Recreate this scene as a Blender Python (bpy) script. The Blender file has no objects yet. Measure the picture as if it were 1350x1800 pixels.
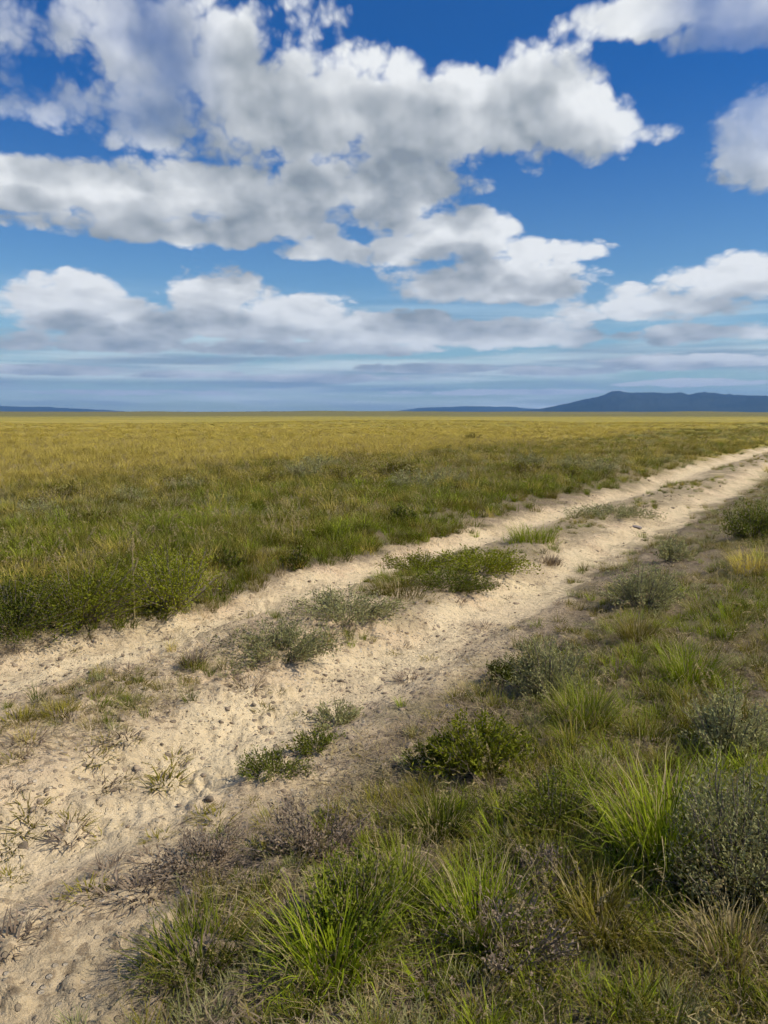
import bpy, math, random
import numpy as np

R = math.radians
random.seed(7)
rng = np.random.default_rng(7)
sc = bpy.context.scene
col = sc.collection

# ------------------------------------------------------------------ camera frame
F_PX, W_PX, H_PX = 1413.0, 1350.0, 1800.0      # focal length in pixels of a 1350 x 1800 frame
EYE = 1.55
PITCH = math.atan(170.0 / F_PX)                # looking slightly down: horizon at row 730
ROAD_A = math.atan((1545.0 - 675.0) / F_PX)    # heading of the two-track, right of the view
CA, SA, TA = math.cos(ROAD_A), math.sin(ROAD_A), math.tan(ROAD_A)
RUT_NEAR, RUT_FAR = -2.02 * EYE * CA, -3.42 * EYE * CA   # lateral position of the wheel tracks


def ray(px, py):
    x, y, z = (px - W_PX / 2) / F_PX, 1.0, -(py - H_PX / 2) / F_PX
    c, s = math.cos(PITCH), math.sin(PITCH)
    return x, y * c + z * s, -y * s + z * c


def at(px, py):
    x, y, z = ray(px, py)
    k = EYE / max(-z, 1e-4)
    return x * k, y * k


def azel(px, py):
    x, y, z = ray(px, py)
    return math.atan2(x, y), math.atan2(z, math.hypot(x, y))


# ------------------------------------------------------------------ numpy noise
_tab = np.random.default_rng(3).random((256, 256))


def vnoise(x, y):
    x = np.asarray(x, float); y = np.asarray(y, float)
    xi = np.floor(x).astype(int); yi = np.floor(y).astype(int)
    fx = x - xi; fy = y - yi
    fx = fx * fx * (3 - 2 * fx); fy = fy * fy * (3 - 2 * fy)
    a = _tab[xi & 255, yi & 255]; b = _tab[(xi + 1) & 255, yi & 255]
    c = _tab[xi & 255, (yi + 1) & 255]; d = _tab[(xi + 1) & 255, (yi + 1) & 255]
    return (a * (1 - fx) + b * fx) * (1 - fy) + (c * (1 - fx) + d * fx) * fy


def fbm(x, y, o=4, g=0.5):
    s = 0.0; a = 1.0; t = 0.0
    for i in range(o):
        s = s + a * vnoise(np.asarray(x) * 2 ** i + 17.3 * i, np.asarray(y) * 2 ** i - 9.1 * i)
        t += a; a *= g
    return s / t


def sstep(a, b, x):
    t = np.clip((np.asarray(x, float) - a) / (b - a), 0, 1)
    return t * t * (3 - 2 * t)


def lat(x, y):                                  # distance to the left(-)/right(+) of the camera across the road
    return x * CA - y * SA


def along(x, y):
    return x * SA + y * CA


def ground(x, y):
    x = np.asarray(x, float); y = np.asarray(y, float)
    r = np.hypot(x, y)
    p = lat(x, y) + 0.10 * (fbm(along(x, y) * 0.35, 4.0, 2) - 0.5)
    near = 1 - sstep(60, 140, r)
    h = -0.095 * np.exp(-((p - RUT_NEAR) / 0.34) ** 4) - 0.10 * np.exp(-((p - RUT_FAR) / 0.28) ** 4)
    h = h + 0.05 * np.exp(-((p - (RUT_NEAR + RUT_FAR) / 2) / 0.35) ** 2)
    h = h + 0.10 * sstep(RUT_NEAR + 0.5, RUT_NEAR + 1.6, p) + 0.14 * (1 - sstep(RUT_FAR - 1.3, RUT_FAR - 0.35, p))
    h = h * near - 0.10 * near
    h = h + (fbm(x * 1.3, y * 1.3, 4) - 0.5) * 0.10 * near
    h = h + (fbm(x * 6.0, y * 6.0, 3) - 0.5) * 0.045 * near
    cl_ = fbm(x * 15.0 + 60, y * 15.0, 2)
    h = h + (sstep(0.56, 0.78, cl_) * 0.028 * sstep(0.42, 0.58, fbm(x * 1.1 + 11, y * 1.1, 2)) + (fbm(x * 24.0, y * 24.0 + 5, 2) - 0.5) * 0.012) * (1 - sstep(9, 16, r))
    h = h + (fbm(x * 0.11 + 3, y * 0.11, 3) - 0.5) * 0.5 * sstep(6, 25, r) * (1 - sstep(150, 500, r))
    h = h + (fbm(x * 0.018 + 9, y * 0.018, 3) - 0.55) * 1.2 * sstep(25, 120, r)
    az = np.arctan2(x, y)
    h = h + 17.0 * sstep(700, 2400, r) * (0.45 + 0.75 * (fbm(az * 5 + 20, r * 0.0006, 3) - 0.2))
    return h


EYE_Z = EYE

# ------------------------------------------------------------------ mesh helpers


def mesh_obj(name, verts, faces, mat, parent=None, smooth=False, attrs=None, link=True, loc=None):
    me = bpy.data.meshes.new(name)
    verts = np.asarray(verts, np.float32).reshape(-1, 3)
    faces = np.asarray(faces, np.int32)
    n = faces.shape[1]
    me.vertices.add(len(verts)); me.vertices.foreach_set('co', verts.ravel())
    me.loops.add(faces.size); me.loops.foreach_set('vertex_index', faces.ravel())
    me.polygons.add(len(faces)); me.polygons.foreach_set('loop_start', np.arange(0, faces.size, n, dtype=np.int32))
    if smooth:
        me.polygons.foreach_set('use_smooth', np.ones(len(faces), bool))
    for k, v in (attrs or {}).items():
        a = me.attributes.new(k, 'FLOAT', 'POINT'); a.data.foreach_set('value', np.asarray(v, np.float32))
    me.update(calc_edges=True); me.validate()
    if mat:
        me.materials.append(mat)
    o = bpy.data.objects.new(name, me)
    if link:
        col.objects.link(o)
    if parent:
        o.parent = parent
    if loc is not None:
        o.location = loc
    return o


def tag(o, label=None, cat=None, group=None, kind=None):
    if label: o['label'] = label
    if cat: o['category'] = cat
    if group: o['group'] = group
    if kind: o['kind'] = kind
    return o


def empty(name, loc=(0, 0, 0), rz=0.0):
    o = bpy.data.objects.new(name, None); col.objects.link(o)
    o.location = loc; o.rotation_euler = (0, 0, rz); o.empty_display_size = 0.1
    return o


# ------------------------------------------------------------------ node helpers
class NT:
    def __init__(s, nt):
        s.nt = nt; s.n = nt.nodes; s.l = nt.links

    def node(s, t, **kw):
        n = s.n.new(t)
        for k, v in kw.items():
            setattr(n, k, v)
        return n

    def put(s, sock, v):
        if isinstance(v, bpy.types.NodeSocket):
            s.l.new(v, sock)
        elif v is not None:
            sock.default_value = v

    def m(s, op, a, b=None, c=None, clamp=False):
        n = s.node('ShaderNodeMath', operation=op, use_clamp=clamp)
        for i, v in enumerate((a, b, c)):
            s.put(n.inputs[i], v)
        return n.outputs[0]

    def vm(s, op, a, b=None, scale=None):
        n = s.node('ShaderNodeVectorMath', operation=op)
        s.put(n.inputs[0], a); s.put(n.inputs[1], b)
        if scale is not None: s.put(n.inputs['Scale'], scale)
        return n.outputs['Value'] if op in ('DOT_PRODUCT', 'LENGTH', 'DISTANCE') else n.outputs[0]

    def xyz(s, x, y, z=0.0):
        n = s.node('ShaderNodeCombineXYZ')
        for i, v in enumerate((x, y, z)): s.put(n.inputs[i], v)
        return n.outputs[0]

    def sep(s, v):
        n = s.node('ShaderNodeSeparateXYZ'); s.l.new(v, n.inputs[0]); return n.outputs

    def mix(s, f, a, b):
        n = s.node('ShaderNodeMix', data_type='RGBA')
        c = [i for i in n.inputs if i.enabled]
        s.put(c[0], f)
        for sk, v in ((c[1], a), (c[2], b)):
            if isinstance(v, (tuple, list)) and len(v) == 3: v = (*v, 1)
            s.put(sk, v)
        return [o for o in n.outputs if o.enabled][0]

    def step(s, a, b, x):
        n = s.node('ShaderNodeMapRange', interpolation_type='SMOOTHSTEP')
        s.put(n.inputs[0], x); s.put(n.inputs[1], a); s.put(n.inputs[2], b)
        return n.outputs[0]

    def noise(s, v, scale, detail=4.0, rough=0.5, dist=0.0, lac=2.0, dim='3D'):
        n = s.node('ShaderNodeTexNoise', noise_dimensions=dim)
        s.put(n.inputs['Vector'], v)
        n.inputs['Scale'].default_value = scale; n.inputs['Detail'].default_value = detail
        n.inputs['Roughness'].default_value = rough; n.inputs['Distortion'].default_value = dist
        n.inputs['Lacunarity'].default_value = lac
        return n.outputs[0]

    def vor(s, v, scale, feature='F1', out='Distance', smooth=None, dim='3D'):
        n = s.node('ShaderNodeTexVoronoi', feature=feature, voronoi_dimensions=dim)
        s.put(n.inputs['Vector'], v); n.inputs['Scale'].default_value = scale
        if smooth is not None: n.inputs['Smoothness'].default_value = smooth
        return n.outputs[out]


def new_mat(name):
    m = bpy.data.materials.new(name); m.use_nodes = True
    m.node_tree.nodes.clear()
    t = NT(m.node_tree)
    out = t.node('ShaderNodeOutputMaterial')
    return m, t, out


# ------------------------------------------------------------------ materials
def blade_mat(name, c1, c2, tip, tip_amt=0.5, val=0.35, trans=0.3, base=None, dead=(0.30, 0.22, 0.11)):
    m, t, out = new_mat(name)
    rnd = t.node('ShaderNodeAttribute', attribute_name='rnd').outputs['Fac']
    tt = t.node('ShaderNodeAttribute', attribute_name='tpos').outputs['Fac']
    oi = t.node('ShaderNodeObjectInfo').outputs['Random']
    c = t.mix(t.m('FRACT', t.m('ADD', rnd, t.m('MULTIPLY', oi, 0.37))), c1, c2)
    dry = t.m('MULTIPLY', t.m('POWER', tt, 1.7), t.m('MULTIPLY', t.m('ADD', rnd, 0.4), tip_amt), clamp=True)
    c = t.mix(dry, c, tip)
    c = t.mix(t.m('MULTIPLY', t.step(0.90, 0.93, rnd), 0.75), c, dead)
    if base:
        c = t.mix(t.m('MULTIPLY', t.step(0.35, 0.0, tt), 0.8), c, base)
    v = t.m('ADD', t.m('MULTIPLY', oi, val * 2), 1 - val)
    hs = t.node('ShaderNodeHueSaturation')
    t.put(hs.inputs['Color'], c); t.put(hs.inputs['Value'], v)
    c = hs.outputs[0]
    d = t.node('ShaderNodeBsdfPrincipled')
    t.put(d.inputs['Base Color'], c); d.inputs['Roughness'].default_value = 0.7
    d.inputs['Specular IOR Level'].default_value = 0.10
    tr = t.node('ShaderNodeBsdfTranslucent'); t.put(tr.inputs[0], c)
    mx = t.node('ShaderNodeMixShader'); mx.inputs[0].default_value = trans
    t.l.new(d.outputs[0], mx.inputs[1]); t.l.new(tr.outputs[0], mx.inputs[2])
    t.l.new(mx.outputs[0], out.inputs[0])
    return m


MAT = dict(
    green=blade_mat('green_grass', (0.095, 0.130, 0.007), (0.18, 0.205, 0.012), (0.34, 0.29, 0.06), 0.45),
    bright=blade_mat('bright_green_grass', (0.19, 0.26, 0.008), (0.33, 0.385, 0.012), (0.44, 0.41, 0.07), 0.35, 0.2),
    olive=blade_mat('olive_grass', (0.14, 0.130, 0.012), (0.23, 0.195, 0.02), (0.38, 0.29, 0.07), 0.6),
    ochre=blade_mat('ochre_grass', (0.46, 0.37, 0.055), (0.58, 0.45, 0.09), (0.66, 0.50, 0.14), 0.6, 0.22),
    straw=blade_mat('dry_straw', (0.32, 0.24, 0.10), (0.46, 0.36, 0.17), (0.54, 0.44, 0.22), 0.6, 0.3),
    litter=blade_mat('dead_litter', (0.17, 0.12, 0.075), (0.29, 0.215, 0.145), (0.33, 0.26, 0.18), 0.5, 0.3, 0.15),
    sage=blade_mat('sage_leaves', (0.26, 0.26, 0.095), (0.38, 0.36, 0.15), (0.44, 0.40, 0.19), 0.5, 0.25, 0.35),
    dark=blade_mat('dark_green_leaves', (0.085, 0.11, 0.01), (0.14, 0.155, 0.016), (0.20, 0.18, 0.035), 0.4, 0.25, 0.3),
    leafgreen=blade_mat('weed_leaves', (0.16, 0.19, 0.009), (0.26, 0.275, 0.014), (0.36, 0.31, 0.05), 0.4, 0.25, 0.3),
)


def stem_mat():
    m, t, out = new_mat('woody_stem')
    tc = t.node('ShaderNodeTexCoord').outputs['Object']
    n = t.noise(tc, 60, 4, 0.6)
    c = t.mix(n, (0.10, 0.075, 0.05), (0.26, 0.21, 0.16))
    d = t.node('ShaderNodeBsdfPrincipled'); t.put(d.inputs['Base Color'], c); d.inputs['Roughness'].default_value = 0.9
    t.l.new(d.outputs[0], out.inputs[0]); return m


def stone_mat(name, a, b):
    m, t, out = new_mat(name)
    tc = t.node('ShaderNodeTexCoord').outputs['Object']
    oi = t.node('ShaderNodeObjectInfo').outputs['Random']
    n = t.noise(t.vm('ADD', tc, t.xyz(oi, oi, oi)), 14, 6, 0.6)
    c = t.mix(n, a, b)
    hs = t.node('ShaderNodeHueSaturation'); t.put(hs.inputs['Color'], c)
    t.put(hs.inputs['Value'], t.m('ADD', t.m('MULTIPLY', oi, 0.7), 0.62))
    d = t.node('ShaderNodeBsdfPrincipled'); t.put(d.inputs['Base Color'], hs.outputs[0]); d.inputs['Roughness'].default_value = 0.85
    b_ = t.node('ShaderNodeBump'); b_.inputs['Strength'].default_value = 0.5; b_.inputs['Distance'].default_value = 0.01
    t.put(b_.inputs['Height'], t.noise(tc, 40, 5, 0.6)); t.l.new(b_.outputs[0], d.inputs['Normal'])
    t.l.new(d.outputs[0], out.inputs[0]); return m


MAT['stem'] = stem_mat()
MAT['stone'] = stone_mat('grey_stone', (0.15, 0.125, 0.115), (0.33, 0.275, 0.24))
MAT['pebble'] = stone_mat('tan_pebble', (0.11, 0.078, 0.045), (0.40, 0.30, 0.19))


def ground_mat():
    m, t, out = new_mat('prairie_ground')
    pos = t.node('ShaderNodeTexCoord').outputs['Object']
    x, y, z = t.sep(pos)
    r = t.vm('LENGTH', t.xyz(x, y, 0))
    p = t.m('SUBTRACT', t.m('MULTIPLY', x, CA), t.m('MULTIPLY', y, SA))
    # ragged edges of the two-track
    w = t.m('MULTIPLY', t.m('SUBTRACT', t.noise(pos, 0.9, 5, 0.62), 0.5), 1.5)
    w2 = t.m('MULTIPLY', t.m('SUBTRACT', t.noise(pos, 5.0, 5, 0.65), 0.5), 0.55)
    pw = t.m('ADD', p, t.m('ADD', w, w2))
    left = t.step(RUT_FAR - 0.75, RUT_FAR - 0.25, pw)
    al = t.m('ADD', t.m('MULTIPLY', x, SA), t.m('MULTIPLY', y, CA))
    pr = t.m('ADD', pw, t.m('MULTIPLY_ADD', t.step(4.5, 9.0, al), 0.55, t.m('MULTIPLY', t.step(2.6, 1.0, al), -0.36)))
    right = t.step(RUT_NEAR + 0.95, RUT_NEAR + 0.25, pr)
    road = t.m('MULTIPLY', left, right)
    # bare sand colours
    n1 = t.noise(pos, 0.8, 6, 0.6); n2 = t.noise(pos, 7.0, 6, 0.65); n3 = t.noise(pos, 55, 5, 0.7)
    sand = t.mix(n2, (0.51, 0.385, 0.22), (0.725, 0.555, 0.335))
    sand = t.mix(t.step(0.45, 0.72, n1), sand, (0.66, 0.475, 0.29))
    sand = t.mix(t.m('MULTIPLY', t.step(0.53, 0.63, t.noise(pos, 10, 5, 0.74)), 0.8), sand, (0.27, 0.195, 0.115))
    v = t.vor(pos, 38.0)
    cells = t.vor(pos, 38.0, out='Color')
    cr = t.sep(cells)[0]
    peb = t.m('MULTIPLY', t.step(0.42, 0.30, v), t.step(0.62, 0.66, cr))
    sand = t.mix(t.m('MULTIPLY', peb, 0.75), sand, t.mix(t.sep(cells)[1], (0.19, 0.145, 0.10), (0.60, 0.52, 0.40)))
    sand = t.mix(t.m('MULTIPLY', t.step(0.35, 0.75, n3), 0.35), sand, (0.36, 0.27, 0.15))
    fl = t.m('MULTIPLY', t.step(0.56, 0.64, t.noise(pos, 17, 4, 0.6)), t.step(0.40, 0.60, t.noise(pos, 1.7, 4, 0.6)))
    sand = t.mix(t.m('MULTIPLY', fl, 0.75), sand, (0.20, 0.14, 0.08))
    # middle strip: packed darker soil with litter
    mid = t.m('MULTIPLY', t.step(0.62, 0.2, t.m('ABSOLUTE', t.m('SUBTRACT', pw, (RUT_NEAR + RUT_FAR) / 2 - 0.05))), t.step(t.m('SUBTRACT', 0.50, t.m('MULTIPLY', t.step(3.5, 7.0, al), 0.16)), t.m('SUBTRACT', 0.66, t.m('MULTIPLY', t.step(3.5, 7.0, al), 0.16)), t.noise(pos, 1.5, 4, 0.6)))
    sand = t.mix(t.m('MULTIPLY', mid, 0.75), sand, t.mix(n2, (0.20, 0.155, 0.075), (0.34, 0.27, 0.16)))
    rut = t.m('MAXIMUM', t.step(0.42, 0.12, t.m('ABSOLUTE', t.m('SUBTRACT', pw, RUT_NEAR - 0.05))), t.step(0.38, 0.10, t.m('ABSOLUTE', t.m('SUBTRACT', pw, RUT_FAR + 0.05))))
    sand = t.mix(t.m('MULTIPLY', rut, 0.5), sand, (0.79, 0.63, 0.38))
    streak = t.noise(t.xyz(t.m('MULTIPLY', pw, 5.0), t.m('MULTIPLY', al, 0.45), 0), 1.3, 5, 0.6)
    sand = t.mix(t.m('MULTIPLY', t.step(0.50, 0.68, streak), 0.5), sand, (0.37, 0.275, 0.165))
    # soil and litter off the road
    soil = t.mix(t.noise(pos, 9, 6, 0.7), (0.14, 0.102, 0.062), (0.31, 0.235, 0.15))
    soil = t.mix(t.m('MULTIPLY', t.step(0.45, 0.7, t.noise(pos, 70, 4, 0.7)), 0.5), soil, (0.31, 0.24, 0.17))
    soil = t.mix(t.m('MULTIPLY', t.step(0.4, 0.65, t.noise(pos, 2.2, 4, 0.6)), 0.6), soil, (0.16, 0.145, 0.05))
    near = t.mix(road, soil, sand)
    # grassland seen as a whole, far away: ochre and olive swathes
    sx = t.xyz(t.m('MULTIPLY', x, 0.35), y, 0)
    g1 = t.noise(sx, 0.05, 6, 0.6); g2 = t.noise(pos, 0.9, 5, 0.7); g3 = t.noise(sx, 0.012, 5, 0.6)
    grass = t.mix(t.step(0.35, 0.65, g1), (0.29, 0.245, 0.042), (0.39, 0.295, 0.06))
    grass = t.mix(t.m('MULTIPLY', t.step(0.45, 0.7, g2), 0.5), grass, (0.45, 0.355, 0.10))
    grass = t.mix(t.m('MULTIPLY', t.step(0.48, 0.62, g3), 0.55), grass, (0.24, 0.23, 0.045))
    far = t.step(500, 1100, r)
    grass = t.mix(t.m('MULTIPLY', far, 0.85), grass, (0.16, 0.14, 0.045))
    rfar = t.m('MULTIPLY', road, t.step(240, 120, r))
    gmix = t.m('MULTIPLY', t.step(14, 45, r), t.m('SUBTRACT', 1.0, rfar))
    c = t.mix(gmix, near, grass)
    d = t.node('ShaderNodeBsdfPrincipled'); t.put(d.inputs['Base Color'], c)
    d.inputs['Roughness'].default_value = 0.95; d.inputs['Specular IOR Level'].default_value = 0.1
    hgt = t.m('ADD', t.m('MULTIPLY', n3, 0.012), t.m('ADD', t.m('MULTIPLY', t.noise(pos, 14, 5, 0.65), 0.035), t.m('MULTIPLY', peb, 0.010)))
    tread = t.m('SINE', t.m('ADD', t.m('MULTIPLY', al, 78.0), t.m('MULTIPLY', t.m('ABSOLUTE', t.m('SUBTRACT', p, RUT_NEAR + 0.02)), 55.0)))
    tmask = t.m('MULTIPLY', t.step(0.13, 0.10, t.m('ABSOLUTE', t.m('SUBTRACT', p, RUT_NEAR + 0.02))), t.step(0.45, 0.60, t.noise(pos, 1.1, 3, 0.5)))
    hgt = t.m('ADD', hgt, t.m('MULTIPLY', t.m('MULTIPLY', tread, tmask), 0.006))
    b = t.node('ShaderNodeBump'); b.inputs['Strength'].default_value = 0.9; b.inputs['Distance'].default_value = 1.0
    t.put(b.inputs['Height'], t.m('MULTIPLY', hgt, t.step(90, 20, r))); t.l.new(b.outputs[0], d.inputs['Normal'])
    t.l.new(d.outputs[0], out.inputs[0])
    return m


# ------------------------------------------------------------------ ground sheet
NA = 900
rad = np.concatenate([[0.02], np.geomspace(0.5, 14.0, 400), np.geomspace(14.3, 19800.0, 170)])
NR = len(rad)
# finer angular steps towards the view, coarser behind
aa = np.linspace(-np.pi, np.pi, NA, endpoint=False)
aa = aa - 0.72 * np.sin(aa)
RR, AA = np.meshgrid(rad, aa, indexing='ij')
GX, GY = RR * np.sin(AA), RR * np.cos(AA)
GZ = ground(GX, GY)
GZ0 = float(ground(0.0, 0.0))
i, j = np.meshgrid(np.arange(NR - 1), np.arange(NA), indexing='ij')
j2 = (j + 1) % NA
quads = np.stack([i * NA + j, i * NA + j2, (i + 1) * NA + j2, (i + 1) * NA + j], -1).reshape(-1, 4)
g = mesh_obj('ground', np.stack([GX, GY, GZ], -1).reshape(-1, 3), quads[:, ::-1], ground_mat(), smooth=True)
tag(g, kind='structure')


# ------------------------------------------------------------------ far hills
def hill_mat(name, a, b):
    m, t, out = new_mat(name)
    pos = t.node('ShaderNodeTexCoord').outputs['Object']
    c = t.mix(t.step(0.35, 0.65, t.noise(pos, 0.0016, 7, 0.65)), a, b)
    d = t.node('ShaderNodeBsdfPrincipled'); t.put(d.inputs['Base Color'], c); d.inputs['Roughness'].default_value = 1.0; d.inputs['Specular IOR Level'].default_value = 0.0
    t.l.new(d.outputs[0], out.inputs[0]); return m


def hills(name, prof, r0, r1, mat, seed):
    px = np.array([q[0] for q in prof], float); py = np.array([q[1] for q in prof], float)
    az = np.arctan((px - 675) / F_PX); hh = (730 - py) / F_PX
    na, nr = 520, 40
    A = np.linspace(az[0], az[-1], na); Rr = np.linspace(r0, r1, nr)
    rr, a_ = np.meshgrid(Rr, A, indexing='ij')
    t = (rr - r0) / (r1 - r0)
    shape = np.sin(np.clip(t, 0, 1) * np.pi) ** 0.8
    base = np.interp(a_, az, hh)
    n = fbm(a_ * 58 + seed, rr / 700.0, 5, 0.55)
    z = base * rr * shape * (0.80 + 0.26 * n) - 30 * (1 - shape)
    v = np.stack([rr * np.sin(a_), rr * np.cos(a_), z], -1).reshape(-1, 3)
    i, j = np.meshgrid(np.arange(nr - 1), np.arange(na - 1), indexing='ij')
    q = np.stack([i * na + j, i * na + j + 1, (i + 1) * na + j + 1, (i + 1) * na + j], -1).reshape(-1, 4)
    o = mesh_obj(name, v, q[:, ::-1], mat, smooth=True)
    return tag(o, kind='structure')


hm = hill_mat('hill_scrub', (0.012, 0.022, 0.018), (0.032, 0.042, 0.034))
hills('hills', [(800, 731), (880, 726), (950, 718), (1000, 708), (1040, 697), (1085, 687), (1130, 690), (1180, 692), (1230, 689), (1290, 695),
                (1350, 698), (1450, 694), (1600, 700), (1800, 712), (2200, 731)], 9000, 13000, hm, 3)
hills('far_hills', [(-900, 731), (-500, 718), (-150, 714), (0, 714), (90, 716), (170, 720), (280, 726), (420, 729), (640, 729),
                    (740, 716), (820, 712), (900, 715), (1000, 724), (1150, 730)], 14500, 18500, hm, 11)

# ------------------------------------------------------------------ plant generators


def blades(n, h, r0, width, lean=0.5, curl=0.5, seed=0, hvar=0.45, seg=4, wander=0.0):
    """Curved grass blades rising from a small disc: verts, quads, per-vertex random and height fraction."""
    g = np.random.default_rng(seed)
    rr = r0 * np.sqrt(g.random(n)); th = g.random(n) * 2 * np.pi
    bx, by = rr * np.cos(th), rr * np.sin(th)
    out = th + (g.random(n) - 0.5) * 2.2
    L = h * (1 - hvar * g.random(n) ** 1.0)
    ln = lean * (0.25 + 0.75 * rr / max(r0, 1e-6)) * (0.5 + g.random(n)) + 0.06 * g.random(n)
    cu = curl * (0.4 + 1.0 * g.random(n))
    wd = width * (0.7 + 0.6 * g.random(n))
    side = out + np.pi / 2 + (g.random(n) - 0.5) * 1.4
    kt = np.where(g.random(n) < 0.28, 0.25 + 0.55 * g.random(n), 9.0); kk = g.normal(0.9, 0.6, n)
    V = np.zeros((n, seg + 1, 2, 3)); T = np.zeros((n, seg + 1, 2))
    x, y, z = bx.copy(), by.copy(), np.full(n, -0.015)
    for k in range(seg + 1):
        t = k / seg
        w = wd * (1 - t ** 1.6) * 0.5 + 0.0003
        for q, sg in enumerate((-1, 1)):
            V[:, k, q, 0] = x + sg * w * np.cos(side); V[:, k, q, 1] = y + sg * w * np.sin(side); V[:, k, q, 2] = z
        T[:, k] = t
        ang = ln + cu * (t + 0.5 / seg) ** 1.3 + np.where(t >= kt, kk, 0.0)
        st = L / seg
        o2 = out + wander * (g.random(n) - 0.5)
        x = x + st * np.sin(ang) * np.cos(o2); y = y + st * np.sin(ang) * np.sin(o2); z = z + st * np.cos(ang)
    base = (np.arange(n) * (seg + 1) * 2)[:, None]
    k = np.arange(seg)[None, :] * 2
    q = np.stack([base + k, base + k + 1, base + k + 3, base + k + 2], -1).reshape(-1, 4)
    rn = np.repeat(g.random(n), (seg + 1) * 2)
    return V.reshape(-1, 3), q, rn, T.reshape(-1)


def join(parts):
    V, Q, Rn, T = [], [], [], []; o = 0
    for v, q, r, t in parts:
        V.append(v); Q.append(q + o); Rn.append(r); T.append(t); o += len(v)
    return np.concatenate(V), np.concatenate(Q), np.concatenate(Rn), np.concatenate(T)


def leaves(centres, dirs, ln, wd, seed=0, tilt=0.7):
    """Small pointed leaf faces (two quads folded along the midrib) at the centres, roughly following dirs."""
    g = np.random.default_rng(seed); n = len(centres)
    d = dirs + g.normal(0, tilt, (n, 3)); d /= np.linalg.norm(d, axis=1)[:, None] + 1e-9
    s = np.cross(d, g.normal(0, 1, (n, 3))); s /= np.linalg.norm(s, axis=1)[:, None] + 1e-9
    u = np.cross(d, s)
    L = ln * 1.25 * (0.45 + 1.3 * g.random(n) ** 2)[:, None]; W = wd * 1.3 * (0.6 + 0.8 * g.random(n))[:, None]
    a = centres; m_ = centres + d * L * 0.5; e = centres + d * L
    V = np.stack([a, m_ + s * W * 0.5 + u * W * 0.18, e, m_ - s * W * 0.5 + u * W * 0.18], 1)
    q = np.arange(n * 4).reshape(n, 4)
    rn = np.repeat(g.random(n), 4); t = np.tile([0.1, 0.5, 1.0, 0.5], n)
    return V.reshape(-1, 3), q, rn, t


def tubes(paths, r0, r1, sides=5):
    V, Q, o = [], [], 0
    for P in paths:
        P = np.asarray(P); n = len(P)
        for k in range(n):
            d = P[min(k + 1, n - 1)] - P[max(k - 1, 0)]; d = d / (np.linalg.norm(d) + 1e-9)
            a = np.cross(d, [0.3, 0.9, 0.1]); a /= np.linalg.norm(a) + 1e-9; b = np.cross(d, a)
            rr = r0 + (r1 - r0) * k / (n - 1)
            for s in range(sides):
                f = 2 * np.pi * s / sides
                V.append(P[k] + rr * (a * np.cos(f) + b * np.sin(f)))
        for k in range(n - 1):
            for s in range(sides):
                s2 = (s + 1) % sides
                Q.append([o + k * sides + s, o + k * sides + s2, o + (k + 1) * sides + s2, o + (k + 1) * sides + s])
        o += n * sides
    return np.array(V), np.array(Q)


def shrub_geo(w, h, nbranch, nleaf, lsize, seed, up=0.6):
    """Branch paths fanning out from the root and the leaf faces that crowd along the outer part of each one."""
    g = np.random.default_rng(seed)
    paths, C, D = [], [], []
    for b in range(nbranch):
        th = g.random() * 2 * np.pi; rad_ = w * 0.5 * math.sqrt(g.random()) * (0.75 + 0.5 * g.random())
        top = np.array([rad_ * math.cos(th), rad_ * math.sin(th), h * (0.42 + 0.72 * g.random()) * (1 - 0.45 * (rad_ / (w * 0.5)) ** 2)])
        root = np.array([0.06 * w * math.cos(th), 0.06 * w * math.sin(th), -0.02])
        P = []
        for k in range(6):
            t = k / 5
            q = root * (1 - t) + top * t; q[2] = root[2] + (top[2] - root[2]) * t ** (1.35 - up * 0.5)
            q = q + g.normal(0, 0.018 * h, 3) * t
            P.append(q)
        paths.append(P)
        P = np.array(P)
        m_ = nleaf // nbranch
        tt = 0.25 + 0.75 * g.random(m_) ** 0.7
        idx = np.clip((tt * 5).astype(int), 0, 4); f = (tt * 5 - idx)[:, None]
        c = P[idx] * (1 - f) + P[np.clip(idx + 1, 0, 5)] * f + g.normal(0, 0.045 * (w + h) * 0.5, (m_, 3))
        c[:, 2] = np.abs(c[:, 2])
        d = (P[5] - P[0]) / np.linalg.norm(P[5] - P[0])
        C.append(c); D.append(np.tile(d, (m_, 1)))
    C = np.concatenate(C); D = np.concatenate(D)
    return tubes(paths, 0.006 * (h / 0.4), 0.0015), leaves(C, D, lsize, lsize * 0.38, seed + 1)


# ------------------------------------------------------------------ ground cover (uncountable): instanced tufts
def tuft_proto(name, mat, **kw):
    v, q, rn, t = blades(**kw)
    return mesh_obj(name, v, q, MAT[mat], attrs={'rnd': rn, 'tpos': t}, link=False)


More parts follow.
